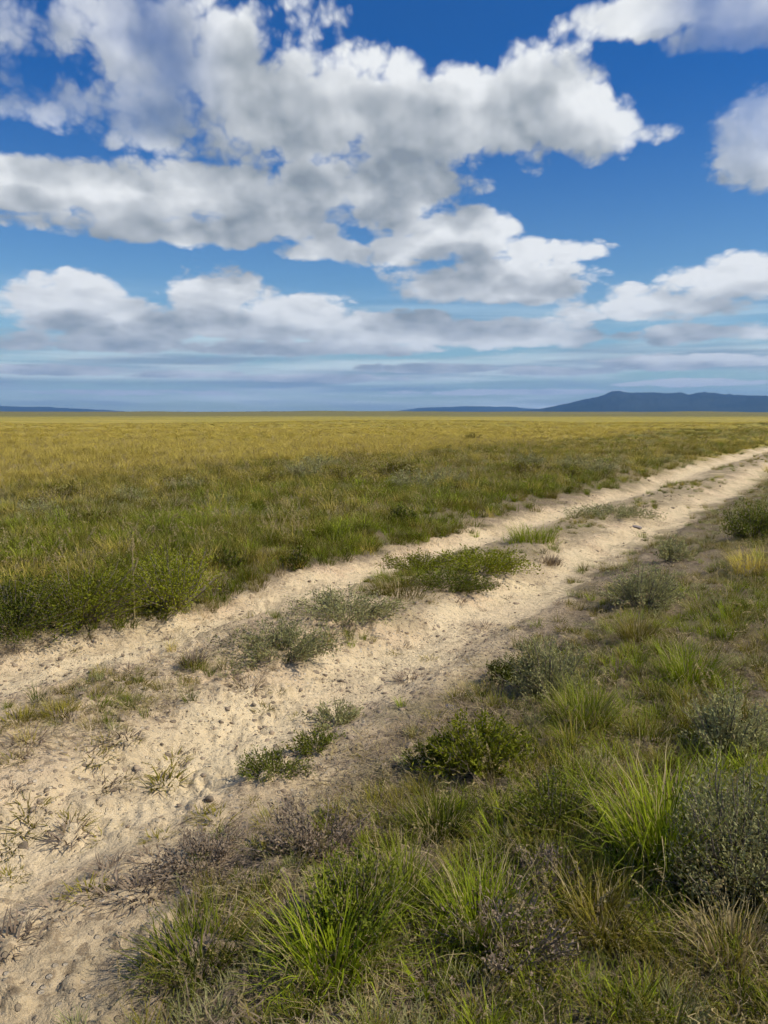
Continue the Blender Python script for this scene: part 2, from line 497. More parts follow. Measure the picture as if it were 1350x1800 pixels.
def scatter(name, protos, pts, rot, scl, idx):
    c = bpy.data.collections.new(name + '_kinds')
    for k, o in enumerate(protos):
        o.name = '%s_kind_%02d' % (name, k); c.objects.link(o)
    me = bpy.data.meshes.new(name)
    n = len(pts)
    me.vertices.add(n); me.vertices.foreach_set('co', np.asarray(pts, np.float32).ravel())
    a = me.attributes.new('rot', 'FLOAT_VECTOR', 'POINT'); a.data.foreach_set('vector', np.asarray(rot, np.float32).ravel())
    a = me.attributes.new('scl', 'FLOAT_VECTOR', 'POINT'); a.data.foreach_set('vector', np.asarray(scl, np.float32).ravel())
    a = me.attributes.new('idx', 'INT', 'POINT'); a.data.foreach_set('value', np.asarray(idx, np.int32))
    o = bpy.data.objects.new(name, me); col.objects.link(o)
    ng = bpy.data.node_groups.new(name, 'GeometryNodeTree')
    ng.interface.new_socket('Geometry', in_out='INPUT', socket_type='NodeSocketGeometry')
    ng.interface.new_socket('Geometry', in_out='OUTPUT', socket_type='NodeSocketGeometry')
    N, L = ng.nodes, ng.links
    gi, go = N.new('NodeGroupInput'), N.new('NodeGroupOutput')
    ip = N.new('GeometryNodeInstanceOnPoints'); ci = N.new('GeometryNodeCollectionInfo')
    ci.inputs['Collection'].default_value = c
    ci.inputs['Separate Children'].default_value = True; ci.inputs['Reset Children'].default_value = True
    L.new(gi.outputs[0], ip.inputs['Points']); L.new(ci.outputs[0], ip.inputs['Instance'])
    ip.inputs['Pick Instance'].default_value = True
    for nm, ty, sk in (('rot', 'FLOAT_VECTOR', 'Rotation'), ('scl', 'FLOAT_VECTOR', 'Scale'), ('idx', 'INT', 'Instance Index')):
        na = N.new('GeometryNodeInputNamedAttribute'); na.data_type = ty; na.inputs['Name'].default_value = nm
        src = [s for s in na.outputs if s.enabled][0]
        L.new(src, ip.inputs[sk])
    L.new(ip.outputs[0], go.inputs[0])
    md = o.modifiers.new('scatter', 'NODES'); md.node_group = ng
    return o


def wedge(n, r0, r1, a0, a1, g):
    r = np.sqrt(r0 ** 2 + (r1 ** 2 - r0 ** 2) * g.random(n)); a = R(a0) + (R(a1) - R(a0)) * g.random(n)
    return r * np.sin(a), r * np.cos(a)


KINDS = ['green', 'olive', 'ochre', 'straw', 'litter', 'sage', 'bright', 'dark']
protos = []
for k, (kd, h, w_, ln, cu, nb, r0) in enumerate([
        ('green', .26, .0050, .45, .9, 46, .07), ('olive', .24, .0042, .5, .9, 52, .08), ('ochre', .30, .0034, .45, .7, 60, .10),
        ('straw', .22, .0030, .6, .9, 46, .08), ('litter', .10, .0036, 1.25, .5, 60, .13), ('sage', .16, .0060, .7, .7, 60, .09),
        ('bright', .24, .0058, .4, .9, 46, .06), ('dark', .16, .0060, .7, .8, 56, .08)]):
    for v_ in range(3):
        protos.append(tuft_proto('tuft', kd, n=nb, h=h, r0=r0 * (0.8 + 0.3 * v_), width=w_, lean=ln, curl=cu * (0.7 + 0.3 * v_), seed=100 + k * 7 + v_, wander=0.6))


def seed_stalks(seed):
    gg = np.random.default_rng(seed); parts = [blades(7, .40, .06, .0026, .35, .35, seed, .4, 5, .3)]
    v = parts[0][0].reshape(7, 6, 2, 3)
    for k in range(7):
        a, b_ = v[k, 4].mean(0), v[k, 5].mean(0); d = (b_ - a) / np.linalg.norm(b_ - a); f = gg.random(26)[:, None]
        parts.append(leaves(a * (1 - f) + b_ * f + gg.normal(0, .004, (26, 3)), np.tile(d, (26, 1)), .012, .006, seed + k, .5))
    return join(parts)


for k in range(3):
    v, q, rn, t = seed_stalks(170 + k)
    protos.append(mesh_obj('stalks', v, q, MAT['straw'], attrs={'rnd': rn, 'tpos': t}, link=False))
KINDS.append('stalks')


def roadmask(x, y):
    p = lat(x, y) + (fbm(x * 0.9 + 5, y * 0.9, 3) - 0.5) * 0.7
    al = along(x, y)
    pr = p + 0.55 * sstep(4.5, 9.0, al) - 0.36 * (1 - sstep(1.0, 2.6, al))
    road = sstep(RUT_FAR - 0.75, RUT_FAR - 0.35, p) * (1 - sstep(RUT_NEAR + 0.45, RUT_NEAR + 0.95, pr))
    mid = (1 - sstep(0.2, 0.6, np.abs(p - (RUT_NEAR + RUT_FAR) / 2 + 0.05))) * sstep(0.8, 3.5, al) * 0.9 * sstep(0.38, 0.54, fbm(x * 0.8 + 77, y * 0.8, 3))
    return np.clip(road - mid, 0, 1)


def choose(prob, g):
    c = np.cumsum(prob, 0); c = c / c[-1]
    u = g.random(prob.shape[1])
    return (u[None] > c).sum(0)


g = np.random.default_rng(21)
PX, PY, PS = [], [], []
for (r0, r1, dens, sz) in ((0.5, 3.2, 330, 0.8), (3.2, 6, 230, .9), (6, 11, 150, 1.0), (11, 22, 45, 1.15), (22, 45, 14, 1.5), (45, 90, 3.6, 2.1), (90, 190, 0.7, 3.0)):
    area = math.pi * (r1 ** 2 - r0 ** 2) * ((128 if r1 < 12 else 104) / 360.0)
    x, y = wedge(int(area * dens), r0, r1, -60 if r1 < 12 else -48, 68 if r1 < 12 else 56, g)
    PX.append(x); PY.append(y); PS.append(np.full(len(x), sz))
PX, PY, PS = map(np.concatenate, (PX, PY, PS))
p = lat(PX, PY); rr = np.hypot(PX, PY); rm = roadmask(PX, PY)
cl = fbm(PX * 0.75 + 31, PY * 0.75, 4); cl2 = fbm(PX * 2.3 + 3, PY * 2.3 + 8, 3); big = fbm(PX * 0.16 + 50, PY * 0.16, 3)
is_right = (p > RUT_NEAR).astype(float)
# how much grows here
keep = (1 - rm)
keep = keep * np.where(is_right > 0, sstep(0.40, 0.56, 0.5 * cl + 0.5 * cl2 + 0.01 + 0.05 * sstep(5, 11, rr) + 0.10 * sstep(RUT_NEAR + 0.6, RUT_NEAR + 2.0, p)), 0.35 + 0.65 * sstep(0.3, 0.5, cl2))
sel = g.random(len(PX)) < keep
PX, PY, PS, p, rr, cl, cl2, big, is_right = [a[sel] for a in (PX, PY, PS, p, rr, cl, cl2, big, is_right)]
dist = along(PX, PY)
prob = np.zeros((len(KINDS), len(PX)))
d_left = RUT_FAR - p                                # distance beyond the far rut
L = 1 - is_right
nearL = (1 - sstep(3.0, 8.0, d_left)) * (1 - sstep(14, 26, PY))
midL = (1 - nearL) * (1 - sstep(9.5, 13, d_left + 6 * (cl - 0.5)))
farL = np.clip(1 - nearL - midL, 0, 1)
gp = sstep(0.40, 0.58, cl)
prob[0] += L * (nearL * (0.35 + 1.0 * gp) + midL * 0.40 * gp)
prob[7] += L * (nearL * 0.45 * gp + midL * 0.12)
prob[6] += L * nearL * 0.45 * gp
prob[1] += L * (nearL * 0.5 + midL * 0.95 + farL * 0.30)
prob[5] += L * (nearL * 0.12 + midL * (0.25 + 0.9 * sstep(0.45, 0.58, big)))
prob[2] += L * (nearL * 0.06 + midL * 0.12 + farL * (0.95 + 0.3 * gp))
prob[3] += L * (0.12 + farL * 0.22)
prob[4] += L * (nearL * 0.3 * (1 - gp))
Rg = is_right
farR = sstep(5, 11, rr)
edge = 1 - sstep(RUT_NEAR + 0.7, RUT_NEAR + 1.9, p)
prob[0] += Rg * (0.42 * gp + 0.08) * (1 - 0.8 * farR) * (1 - 0.6 * edge)
prob[6] += Rg * 0.34 * gp * (1 - farR) * (1 - 0.7 * edge)
prob[1] += Rg * (0.42 + 0.1 * farR)
prob[3] += Rg * (0.08 + 0.5 * farR)
prob[4] += Rg * (0.42 + 0.55 * edge + 0.45 * (1 - gp) + 0.6 * farR)
prob[5] += Rg * (0.26 + 0.40 * sstep(1.8, 3.6, p - RUT_NEAR) + 0.35 * sstep(0.5, 0.6, big) + 0.40 * farR)
prob[7] += Rg * 0.20
prob[8] += 0.035 * prob.sum(0) * np.where(p > RUT_NEAR + .8, 1.0, np.where(p < RUT_FAR - 1.0, 1.0, 0.0))
kind = choose(prob, g)
PZ = ground(PX, PY)
n = len(PX)
rot = np.stack([g.normal(0, 0.10, n), g.normal(0, 0.10, n), g.random(n) * 6.283], -1)
s = PS * (0.65 + 0.7 * g.random(n)) * (0.75 + 0.5 * cl2)
s = s * np.where(is_right > 0, 0.68, 1.0) * np.where((d_left < 2.0) & (is_right < 1), 0.65 + 0.2 * np.clip(d_left, 0, 2), 1.0)
s = s * np.where((is_right > 0) & (p < RUT_NEAR + 1.6), 0.75, 1.0)
s = s * np.where((p > RUT_FAR + .3) & (p < RUT_NEAR - .1), 0.6, 1.0)
# tall only to 1.35x however wide the far tufts get
scl = np.stack([s, s, np.minimum(s, 1.25 * (0.7 + 0.5 * g.random(n)))], -1)
o = scatter('grass', protos, np.stack([PX, PY, PZ], -1), rot, scl, kind * 3 + g.integers(0, 3, n))
tag(o, 'wild prairie grass and low ground cover on both sides of the dirt track', 'grass', kind='stuff')
print('grass tufts', n)


# fallen straw lying on the soil between the plants
lp = [tuft_proto('straw', 'straw' if k % 2 else 'litter', n=16, h=.13, r0=.10, width=.0032, lean=2.2, curl=.12, seed=400 + k, hvar=.6, wander=2.0) for k in range(4)]
g = np.random.default_rng(77)
xa, ya = wedge(9000, 1.2, 6, -40, 66, g); xb, yb = wedge(9000, 6, 16, -30, 60, g)
x, y = np.concatenate([xa, xb]), np.concatenate([ya, yb]); q_ = lat(x, y)
al_ = along(x, y); u_ = g.random(len(x))
q2_ = q_ + (fbm(x * 1.6, y * 1.6 + 9, 3) - .5) * .9 + .35 * sstep(4.5, 9, al_) - .42 * (1 - sstep(1.0, 2.6, al_))
k = (u_ < sstep(RUT_NEAR + .55, RUT_NEAR + 1.15, q2_)) | ((q_ < RUT_FAR - .35) & (q_ > RUT_FAR - 1.4)) | ((np.abs(q_ - (RUT_NEAR + RUT_FAR) / 2) < .4) & (g.random(len(x)) < .22))
x, y = x[k], y[k]; n = len(x); s_ = .6 + .8 * g.random(n)
o = scatter('straw_litter', lp, np.stack([x, y, ground(x, y) + .012], -1), np.stack([g.normal(0, .1, n), g.normal(0, .1, n), g.random(n) * 6.28], -1), np.stack([s_, s_, s_ * .35], -1), g.integers(0, 4, n))
tag(o, 'fallen straw and dead stems lying on the bare soil beside the track', 'litter', kind='stuff')


# ------------------------------------------------------------------ gravel on the track (uncountable)
def stone_geo(size, seed, sub=3, flat=0.6):
    import bmesh
    bm = bmesh.new(); bmesh.ops.create_icosphere(bm, subdivisions=sub, radius=1.0)
    gg = np.random.default_rng(seed)
    v = np.array([q.co[:] for q in bm.verts]); f = np.array([[w.index for w in q.verts] for q in bm.faces]); bm.free()
    v0 = v.copy()
    for _ in range(11):                             # chisel facets
        d = gg.normal(0, 1, 3); d /= np.linalg.norm(d); lim = 0.50 + 0.25 * gg.random()
        k = v @ d; over = np.clip(k - lim, 0, None); v = v - over[:, None] * d[None] * 0.9
    v *= 1 + 0.10 * (fbm(v0[:, 0] * 2.2 + seed, v0[:, 1] * 2.2 + v0[:, 2] * 1.7, 3) - 0.5)[:, None] * 2
    v *= np.array([1.0, 0.65 + 0.3 * gg.random(), flat * (0.55 + 0.5 * gg.random())])[None]
    v = v * size
    return v, f


sp = []
for k in range(5):
    v, f = stone_geo(0.012, 40 + k, 2, 0.7)
    sp.append(mesh_obj('pebble', v, f, MAT['pebble'], link=False))
g = np.random.default_rng(5)
x1, y1 = wedge(26000, 1.3, 6.5, -48, 50, g); x2, y2 = wedge(20000, 6.5, 22, -48, 50, g)
x = np.concatenate([x1, x2]); y = np.concatenate([y1, y2])
pp = lat(x, y)
k = (g.random(len(x)) < sstep(RUT_FAR - 1.3, RUT_FAR - .3, pp) * (1 - sstep(RUT_NEAR + .4, RUT_NEAR + 1.9, pp)) * sstep(0.3, 0.6, fbm(x * 1.2, y * 1.2 + 40, 3)))
x, y = x[k], y[k]; n = len(x)
s = (0.30 + 2.4 * g.random(n) ** 7 + 0.5 * g.random(n)) * np.where(np.hypot(x, y) > 6.5, 1.4, 1.0)
o = scatter('gravel', sp, np.stack([x, y, ground(x, y) - 0.003 * s], -1), np.stack([g.normal(0, .2, n), g.normal(0, .2, n), g.random(n) * 6.28], -1),
            np.stack([s, s, s], -1), g.integers(0, 5, n))
tag(o, 'loose tan and brown gravel strewn over the sandy track', 'gravel', kind='stuff')

# ------------------------------------------------------------------ single plants that can be told apart


def put(px, py):
    x, y = at(px, py)
    for _ in range(4):                              # walk onto the uneven ground along the same line of sight
        k = (EYE_Z - float(ground(x, y) - GZ0)) / EYE
        x, y = at(px, py)[0] * k, at(px, py)[1] * k
    return x, y, float(ground(x, y))


def grass_tuft(px, py, h, w, label, mats=('bright', 'straw'), n=170, group=None, name='grass_tuft', seed=0, lean=0.45, width=0.0055):
    n = int(n * 1.8); width *= 0.8
    x, y, z = put(px, py)
    root = empty(name, (x, y, z), random.random() * 6.28)
    v, q, rn, t = join([blades(n * 2 // 3, h, w * 0.26, width, lean, 0.7, seed, 0.5, 6, 0.7), blades(n // 3, h * 0.7, w * 0.42, width * 0.8, lean * 1.7, 1.3, seed + 900, 0.6, 6, 1.2)])
    mesh_obj('blades', v, q, MAT[mats[0]], root, attrs={'rnd': rn, 'tpos': t})
    if len(mats) > 1:
        v, q, rn, t = blades(max(10, n // 5), h * 1.02, w * 0.30, width * 0.6, lean * 1.1, 0.8, seed + 500, 0.5, 6, 0.6)
        mesh_obj('dry_blades', v, q, MAT[mats[1]], root, attrs={'rnd': rn, 'tpos': t})
    return tag(root, label, 'grass tuft', group)


def shrub(px, py, w, h, label, mat='sage', nb=40, nl=2400, ls=0.028, seed=0, group=None, name='shrub', cat='shrub', up=0.6):
    x, y, z = put(px, py)
    root = empty(name, (x, y, z), random.random() * 6.28)
    (tv, tq), (v, q, rn, t) = shrub_geo(w, h, nb, nl, ls, seed, up)
    mesh_obj('stems', tv, tq, MAT['stem'], root)
    mesh_obj('foliage', v, q, MAT[mat], root, attrs={'rnd': rn, 'tpos': t})
    return tag(root, label, cat, group)


# right foreground
grass_tuft(1165, 1535, .47, .42, 'tallest bright green grass tuft, arching blades, beside grey sagebrush in right foreground', n=330, seed=1, lean=.42, width=.008)
grass_tuft(590, 1715, .33, .36, 'bright green tuft at bottom edge, nearest to the camera', n=220, seed=2, lean=.4, width=.006)
grass_tuft(845, 1655, .30, .28, 'upright yellow-green tuft just right of the nearest bright tuft', n=180, seed=3, lean=.4)
grass_tuft(700, 1590, .24, .34, 'dark green tuft with straw blades between bare litter and the nearest tuft', ('green', 'straw'), n=200, seed=4)
grass_tuft(350, 1690, .20, .42, 'low green tuft at the lower end of the sandy rut', ('green', 'litter'), n=240, seed=5, lean=.7)
grass_tuft(1030, 1285, .34, .36, 'olive green tuft standing among grey sage right of the road', ('green', 'straw'), n=230, seed=6)
grass_tuft(1210, 1205, .34, .44, 'broad fresh green tuft uphill of the tallest tuft', ('bright', 'straw'), n=240, seed=7)
grass_tuft(770, 1470, .22, .34, 'olive tuft standing on brown litter by the bend of the sand edge', ('green', 'straw'), n=200, seed=8)
grass_tuft(1060, 1640, .22, .34, 'rust-tinged tuft in front of the largest grey sagebrush', ('olive', 'straw'), n=220, seed=9)
grass_tuft(1290, 1690, .24, .34, 'straw-coloured tuft in the lower right corner', ('straw', 'olive'), n=180, seed=10)
grass_tuft(1120, 1130, .28, .34, 'dry grassy tuft with pale seed blades behind the olive tuft', ('olive', 'straw'), n=200, seed=11)
grass_tuft(1325, 1010, .36, .6, 'rusty brown tuft at the right edge beneath the dark bush', ('ochre', 'straw'), n=240, seed=12)

shrub(845, 1352, .44, .23, 'low rounded yellow-green weed spilling onto the sand', 'leafgreen', 60, 6000, .017, 21, name='weed', cat='weed')
shrub(765, 1352, .24, .16, 'small dark green weed standing in for the shadow at left side of the rounded yellow-green weed', 'dark', 34, 2600, .015, 22, name='weed', cat='weed')  # shade on the weed's left, given as dark foliage
shrub(965, 1222, .50, .30, 'grey-green sagebrush leaning over the edge of the rut', 'sage', 70, 7000, .015, 23, name='sagebrush')
shrub(885, 1200, .22, .15, 'little dark shrub standing in for the shadow beside the sagebrush at the rut edge', 'dark', 40, 2800, .013, 24)  # dark leaves stand in for the shadow left of the sagebrush
shrub(1300, 1580, .52, .42, 'largest grey sagebrush, right beside the tallest bright tuft', 'sage', 90, 11000, .0125, 25, name='sagebrush')
shrub(980, 1450, .40, .18, 'sprawling dark shrub with twiggy litter between tufts', 'dark', 60, 5000, .012, 26)
shrub(1130, 1065, .62, .34, 'pale grey sagebrush mound farther along the right verge', 'sage', 70, 6000, .018, 27, name='sagebrush')
shrub(1325, 948, .85, .46, 'dark green bush at the right edge of the verge', 'dark', 70, 7000, .024, 28, name='bush', cat='bush')
shrub(1280, 1330, .40, .30, 'small grey sagebrush uphill of the largest one at right', 'sage', 70, 7000, .0135, 29, name='sagebrush')
shrub(1180, 985, .45, .22, 'small blue-green shrub on the verge left of the dark bush', 'sage', 36, 1600, .026, 30)

shrub(560, 1500, .46, .16, 'mauve-brown twiggy dead brush on the litter between sand edge and tufts', 'litter', 60, 2600, .014, 31, name='dead_brush', cat='dead brush')
shrub(900, 1680, .40, .18, 'dark brown dead brush at the bottom edge right of the upright tuft', 'litter', 50, 2200, .013, 32, name='dead_brush', cat='dead brush')
shrub(960, 1570, .30, .14, 'brown dead brush behind the pale stones', 'litter', 40, 1800, .013, 33, name='dead_brush', cat='dead brush')
shrub(360, 1520, .40, .10, 'flat brown dead brush spreading onto the lower sand edge', 'litter', 50, 2000, .013, 34, name='dead_brush', cat='dead brush')
shrub(640, 1640, .36, .24, 'leafy dark green weed behind the nearest bright tuft', 'dark', 50, 4200, .015, 35, name='weed', cat='weed')

# left of the road
shrub(310, 1066, 1.1, .50, 'leafy green weed clump left of the road, beside the pale stalk', 'leafgreen', 90, 9500, .019, 41, name='weed', cat='weed', up=.9)
shrub(140, 1085, 1.3, .42, 'wide green weed clump left of the pale stalk', 'leafgreen', 90, 9500, .019, 42, name='weed', cat='weed', up=.8)
shrub(20, 1110, 1.0, .34, 'darkest green weed clump at the left edge of the field', 'dark', 80, 8000, .019, 43, name='weed', cat='weed', up=.8)
shrub(405, 1003, .32, .22, 'small brown-green shrub at the field edge, left of its twin', 'dark', 24, 900, .03, 44)
shrub(522, 1000, .36, .22, 'small brown-green shrub at the field edge nearest the far rut', 'dark', 24, 900, .03, 45)
shrub(710, 920, .40, .26, 'lone dark shrub in the olive grass above the far rut', 'dark', 24, 900, .036, 46)

x, y, z = put(236, 1092)
vv, qq = tubes([[(0, 0, -.03), (.004, .002, .2), (.001, .004, .42), (.008, .002, .64)], [(.002, .003, .4), (.03, .01, .47), (.045, .014, .52)]], .008, .005)
st = empty('dry_stalk', (x, y, z)); mesh_obj('stem', vv, qq, MAT['straw'], st, attrs={'rnd': np.full(len(vv), .7), 'tpos': np.full(len(vv), .8)})
gs = np.random.default_rng(3); cc = np.stack([gs.normal(.008, .008, 60), gs.normal(0, .008, 60), .57 + .10 * gs.random(60)], -1)
v, q, rn, t = leaves(cc, np.tile([0, 0, 1.0], (60, 1)), .018, .006, 4); mesh_obj('seed_head', v, q, MAT['straw'], st, attrs={'rnd': rn, 'tpos': t})
tag(st, 'single pale dry stalk standing upright among the green weeds left of the road', 'stalk')

# middle strip and ruts
shrub(495, 1142, .9, .19, 'largest grey-green weed mat in the middle strip between the ruts', 'sage', 60, 4600, .019, 51, name='weed', cat='weed')
shrub(610, 1082, 1.0, .17, 'dusty green weed mat in the middle strip, just beyond the largest one', 'sage', 60, 4400, .020, 52, name='weed', cat='weed')
shrub(790, 1035, .9, .15, 'dark flattened weed in the middle strip by the near rut', 'dark', 56, 4000, .021, 53, name='weed', cat='weed')
shrub(850, 1003, 1.2, .21, 'fresh green weed clump in the middle strip', 'leafgreen', 60, 5000, .024, 54, name='weed', cat='weed')
grass_tuft(935, 950, .30, 1.0, 'yellow-green tuft at the far end of the middle strip', ('bright', 'straw'), n=220, seed=55, width=.008)
shrub(735, 1000, .9, .15, 'dull green weed mat on the far-rut side of the fresh green clump', 'leafgreen', 60, 4200, .020, 36, name='weed', cat='weed')
shrub(1080, 905, 1.4, .14, 'dusty weed mat in the middle strip, farthest down the track', 'sage', 50, 3600, .026, 37, name='weed', cat='weed')
grass_tuft(700, 1040, .24, .9, 'olive tuft in the middle strip between two weed mats', ('olive', 'straw'), n=200, seed=56, width=.006)
grass_tuft(965, 985, .16, .5, 'brown dry tuft at near side of the fresh green weed clump', ('litter', 'straw'), n=160, seed=57, width=.006)
shrub(592, 1270, .34, .11, 'small grey-green weed in the near rut, farthest of three weeds in line', 'sage', 34, 2000, .014, 58, name='weed', cat='weed')
shrub(556, 1315, .28, .08, 'small dark weed in the near rut, middle one of three weeds in line', 'dark', 30, 1600, .012, 59, name='weed', cat='weed')
shrub(478, 1356, .34, .09, 'dark green weed mat in the near rut, nearest the camera of three weeds in line', 'dark', 44, 3000, .011, 60, name='weed', cat='weed')
grass_tuft(340, 1165, .12, .26, 'tiny brown tuft on the sandy side of the far rut', ('litter', 'olive'), n=120, seed=61)
grass_tuft(430, 1205, .10, .40, 'flat brown tuft between the ruts near the largest weed mat', ('litter', 'olive'), n=140, seed=62, lean=.9)
for k, (px, py, lb) in enumerate(((40, 1268, 'olive tuft row member at the left picture edge of the middle strip'), (110, 1256, 'second olive tuft from the left in the middle strip row'),
                                  (170, 1240, 'third olive tuft from the left, darkest of the middle strip row'), (235, 1205, 'last olive tuft of the middle strip row, thin and brown'))):
    grass_tuft(px, py, .12 - .015 * k, .36, lb, ('green' if k == 2 else 'olive', 'litter'), n=170, seed=70 + k, lean=.8, group='tufts in a row in the middle strip')

# scattered look-alike dry tufts on the sand and verge
proto_sets = []
for k in range(4):
    v, q, rn, t = blades(60, .075, .05, .0042, .9, .8, 300 + k, .5, 4, .6)
    proto_sets.append(mesh_obj('dry_tuft', v, q, MAT['litter' if k % 2 else 'olive'], attrs={'rnd': rn, 'tpos': t}, link=False))
spots = [(20, 1335), (330, 1300), (235, 1298), (175, 1378), (290, 1383), (120, 1470), (180, 1468), (95, 1600), (150, 1568), (310, 1560), (15, 1490), (230, 1180),
         (690, 1150), (735, 1140), (760, 1060), (850, 1075), (905, 1105), (985, 1060), (1060, 990), (990, 1105), (1075, 1090), (1180, 995), (640, 1330), (730, 1290),
         (620, 1390), (520, 1400), (380, 1440), (410, 1450), (280, 1475), (1130, 890), (1050, 925), (1150, 945), (1230, 860), (70, 1130), (150, 1115), (330, 1060), (1010, 940), (890, 1050), (460, 1245), (560, 1180)]
gs = np.random.default_rng(33)
while len(spots) < 84:
    px, py = gs.uniform(0, 1000), gs.uniform(1040, 1690)
    q_ = lat(*at(px, py))
    if RUT_FAR - .3 < q_ < RUT_NEAR + .75: spots.append((px, py))
for k, (px, py) in enumerate(spots):
    o = proto_sets[k % 4] if k < 4 else proto_sets[k % 4].copy()
    col.objects.link(o)
    x, y, z = put(px, py); o.location = (x, y, z); o.rotation_euler = (0, 0, random.random() * 6.28)
    s = random.uniform(.5, 1.35); o.scale = (s * 1.3, s * 1.3, s)
    tag(o, 'small dry brown tuft dotted over the sandy track and its verge', 'grass tuft', 'small dry tufts on the track')

# far shrubs standing in the field
far_protos = []
for k in range(4):
    (tv, tq), (v, q, rn, t) = shrub_geo(1.0, .42, 40, 1800, .034, 600 + k, .6)
    far_protos.append(((tv, tq), (v, q, rn, t)))
far_mesh = []
for k, ((tv, tq), (v, q, rn, t)) in enumerate(far_protos):
    a = mesh_obj('stems', tv, tq, MAT['stem'], link=False); b = mesh_obj('foliage', v, q, MAT['olive' if k % 2 else 'sage'], attrs={'rnd': rn, 'tpos': t}, link=False)
    far_mesh.append((a, b))
for k, (px, py, s) in enumerate([(730, 860, 1.3), (920, 836, 1.2), (925, 818, 1.2), (1000, 842, 1.0), (1055, 832, 1.2), (310, 858, 1.1), (330, 862, .9), (460, 852, 1.2), (540, 842, 1.4),
                                 (600, 845, 1.2), (380, 892, .8), (260, 905, .8), (230, 880, .8), (690, 838, 1.3), (780, 850, 1.1), (830, 775, 1.6), (560, 822, 1.2),
                                 (640, 880, .8), (1010, 825, 1.2), (110, 880, 1.0), (60, 910, .9), (160, 925, .8), (420, 915, .8)]):
    x, y, z = put(px, py)
    root = empty('sagebrush', (x, y, z - .02), random.random() * 6.28); root.scale = (s, s, s * .75)
    for src in far_mesh[k % 4]:
        c = src.copy(); col.objects.link(c); c.parent = root
    tag(root, 'distant low sagebrush standing in the open field beyond the road', 'shrub', 'sagebrush in the field')

# stones
stones = [(790, 1245, .07, 'grey-violet stone at the sand edge left of the sagebrush'), (325, 1568, .06, 'grey flat stone at the lower sand edge'),
          (930, 1535, .045, 'pale stone among tufts, left one of a pale pair'), (962, 1560, .04, 'pale stone among tufts, right one of a pale pair'),
          (1120, 930, .10, 'brown stone lying in the near rut far down the road')]
for k, (px, py, s, lb) in enumerate(stones):
    v, f = stone_geo(s, 80 + k, 4, .55); x, y, z = put(px, py)
    o = mesh_obj('stone', v, f, MAT['stone'], smooth=True, loc=(x, y, z - s * .10)); o.rotation_euler = (0, 0, random.random() * 6)
    tag(o, lb, 'stone')
sm = [mesh_obj('stone', *stone_geo(.019, 90 + k, 3, .6), MAT['pebble'], link=False) for k in range(4)]
gs = np.random.default_rng(12); k = 0
while k < 48:
    x, y = wedge(1, 1.9, 9, -30, 28, gs); x, y = float(x[0]), float(y[0]); pp_ = lat(x, y)
    if not (RUT_FAR - .5 < pp_ < RUT_NEAR + 1.1): continue
    o = sm[k] if k < 4 else sm[k % 4].copy(); col.objects.link(o)
    s = gs.uniform(.6, 1.6); o.location = (x, y, float(ground(x, y)) + .004); o.scale = (s, s, s); o.rotation_euler = (0, 0, gs.random() * 6)
    tag(o, 'fist-sized or smaller brown stone lying loose on the sandy track', 'stone', 'loose stones on the track'); k += 1

# ------------------------------------------------------------------ haze
m, t, out = new_mat('haze_air')
vol = t.node('ShaderNodeVolumePrincipled'); vol.inputs['Color'].default_value = (0.27, 0.545, 1.0, 1); vol.inputs['Density'].default_value = 5.6e-5
vol.inputs['Anisotropy'].default_value = 0.1
t.l.new(vol.outputs[0], out.inputs['Volume'])
B, zb, zt = 20000.0, -40.0, 640.0
vv = [(sx * B, sy * B, zz) for zz in (zb, zt) for sx, sy in ((-1, -1), (1, -1), (1, 1), (-1, 1))]
hz = mesh_obj('haze', vv, [(3, 2, 1, 0), (4, 5, 6, 7), (0, 1, 5, 4), (1, 2, 6, 5), (2, 3, 7, 6), (3, 0, 4, 7)], m)
tag(hz, 'thin blue air between the camera and the far hills', 'haze', kind='stuff')

# ------------------------------------------------------------------ sun and sky
SUN_AZ, SUN_EL = R(105), R(48)                      # to the right and slightly behind, fairly high
sun = bpy.data.lights.new('sun', 'SUN'); sun.energy = 4.7; sun.angle = R(0.53); sun.color = (1.0, 0.94, 0.83)
so = bpy.data.objects.new('sun', sun); col.objects.link(so)
so.rotation_euler = (R(90) - SUN_EL, 0, math.pi - SUN_AZ)

w = bpy.data.worlds.new('World'); sc.world = w; w.use_nodes = True
w.node_tree.nodes.clear(); t = NT(w.node_tree)
STR = 0.10
sky = t.node('ShaderNodeTexSky', sky_type='NISHITA', sun_disc=False, sun_elevation=SUN_EL, sun_rotation=SUN_AZ,
             air_density=1.0, dust_density=0.4, ozone_density=2.5)
d = t.node('ShaderNodeTexCoord').outputs['Generated']
dx, dy, dz = t.sep(d)
AZ = t.m('ARCTAN2', dx, dy); EL = t.m('ARCSINE', dz)

